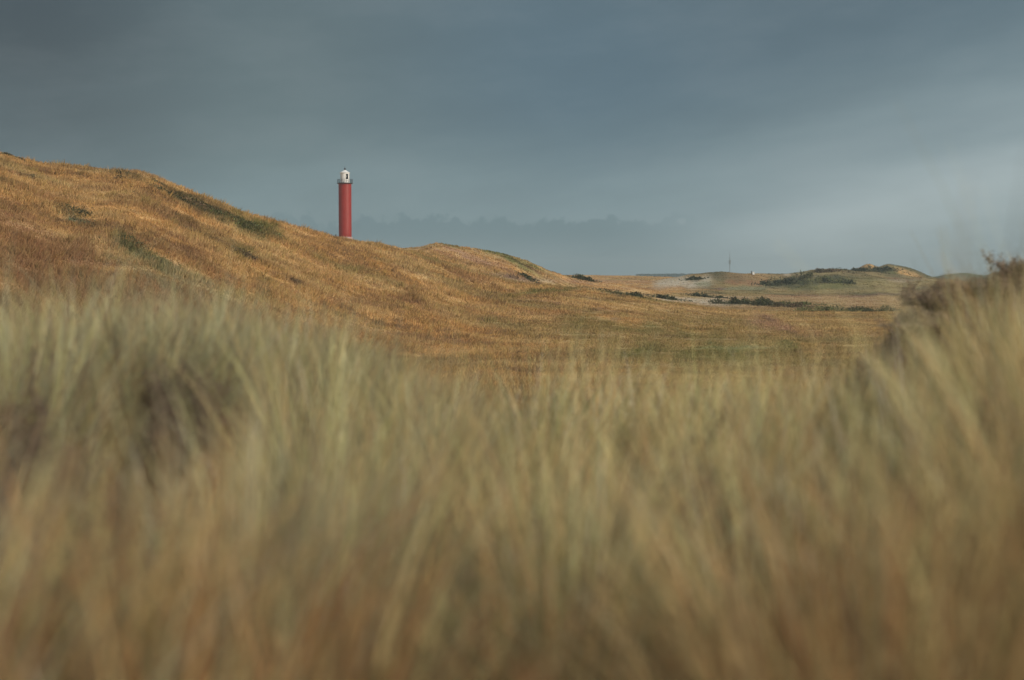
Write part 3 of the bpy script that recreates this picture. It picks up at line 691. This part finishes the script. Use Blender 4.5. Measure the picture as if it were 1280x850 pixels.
# radio mast far off
MD = 1150.; MX = float(ux(911.8)) * MD; MZ = float(H(np.array([MX]), np.array([MD]))[0]) - .2
mast = link('radio_mast', None, label='thin grey radio mast on the horizon behind the right hand dunes', category='mast'); mast.location = (MX, MD, MZ)
mt = CAMZ + float(tz(314.0)) * MD - MZ
M_steel = material('galvanised_steel', (.20, .21, .22), rough=.5, metallic=.3)
segs = []
lw = .30
cor = [(lw * math.cos(R(a)), lw * math.sin(R(a))) for a in (30, 150, 270)]
nz = 22; zt = mt * .80
for (x, y) in cor: segs.append(((x, y, 0), (x, y, zt), .07, .07))
for k in range(nz):
    for q in range(3):
        a, b = cor[q], cor[(q + 1) % 3]; z0, z1 = zt * k / nz, zt * (k + 1) / nz
        segs.append(((a[0], a[1], z0), (b[0], b[1], z1), .03, .03))
V, Fq = tubes(segs, 5); link('lattice', np_mesh('lattice', V, Fq), M_steel, mast)
V, Fq = tubes([((0, 0, zt - .3), (0, 0, mt), .13, .06)], 8); link('aerial', np_mesh('aerial', V, Fq), M_steel, mast)
for a in (30, 150, 270):
    bm = bmesh.new(); box(bm, (.62 * math.cos(R(a)), .62 * math.sin(R(a)), mt * .62), (.22, .34, 3.4), R(a)); bobj('antenna', bm, M_steel, mast)
    V, Fq = tubes([((.3 * math.cos(R(a)), .3 * math.sin(R(a)), zt * .9), (14 * math.cos(R(a)), 14 * math.sin(R(a)), -.5), .02, .02)], 4); link('guy_wire', np_mesh('guy_wire', V, Fq), M_steel, mast)

# white marker block with a dark post on the right dunes
BD = 386.; BX = float(ux(941.5)) * BD; BZ = float(H(np.array([BX]), np.array([BD]))[0])
bl = link('marker_block', None, label='tiny white block on the skyline of the right dunes, right of the mast', category='marker'); bl.location = (BX, BD, BZ)
bm = bmesh.new(); box(bm, (0, 0, .30), (.46, .42, .75)); bmesh.ops.bevel(bm, geom=bm.edges[:], offset=.03, segments=2); bobj('body', bm, M_white, bl)
bm = bmesh.new(); box(bm, (0, 0, .70), (.54, .50, .06)); bobj('cap', bm, M_white, bl)
bp = link('marker_post', None, label='tiny dark post just left of the white block on the right dunes', category='post'); bp.location = (BX - .55, BD, BZ)
V, Fq = tubes([((0, 0, -.3), (0, 0, .85), .13, .12)], 8); link('shaft', np_mesh('shaft', V, Fq), M_wood, bp)
bm = bmesh.new(); box(bm, (0, 0, .88), (.28, .28, .06)); bobj('cap', bm, M_wood, bp)

# far-off wood along the horizon
g = np.random.default_rng(77)
n = 26000
pxs = g.uniform(795, 1010, n); Dw = g.uniform(2000, 2300, n)
x = ux(pxs) * Dw; topy = 342.6 + 1.6 * fbm(pxs / 7, pxs * 0, 3, 5) + .5 * np.abs(pxs - 845) / 40
zt_ = CAMZ + tz(topy) * Dw; zg = H(x, Dw); z = zg + (np.maximum(zt_ - zg, 1)) * g.random(n) ** .6
cols = np.array((.035, .05, .03))[None] * g.uniform(.6, 1.5, (n, 1))
V, Fq, cc = leaf_cloud(g, np.stack([x, Dw, z], -1), 2.2, cols)
link('far_wood', np_mesh('far_wood', V, Fq, cc), M_leaf, kind='stuff', label='dark line of far woodland on the horizon left of the mast', category='woodland')

# ------------------------------------------------------------------ the air
hz = bpy.data.materials.new('haze'); hz.use_nodes = True; t = hz.node_tree; t.nodes.clear()
ho = t.nodes.new('ShaderNodeOutputMaterial'); hv = t.nodes.new('ShaderNodeVolumePrincipled')
hv.inputs['Color'].default_value = (.60, .76, .84, 1); hv.inputs['Density'].default_value = .00032
t.links.new(hv.outputs[0], ho.inputs['Volume'])
zmin = float(gz.min()) - 1
bm = bmesh.new(); box(bm, (0, 0, (zmin + 45) / 2), (6700, 6700, 45 - zmin))
me = bpy.data.meshes.new('haze'); bm.to_mesh(me); bm.free(); link('haze', me, hz, kind='stuff')
print('stats', len(bpy.data.objects), sum(len(o.data.polygons) for o in bpy.data.objects if o.type == 'MESH'), zmin, float(gz.max()))
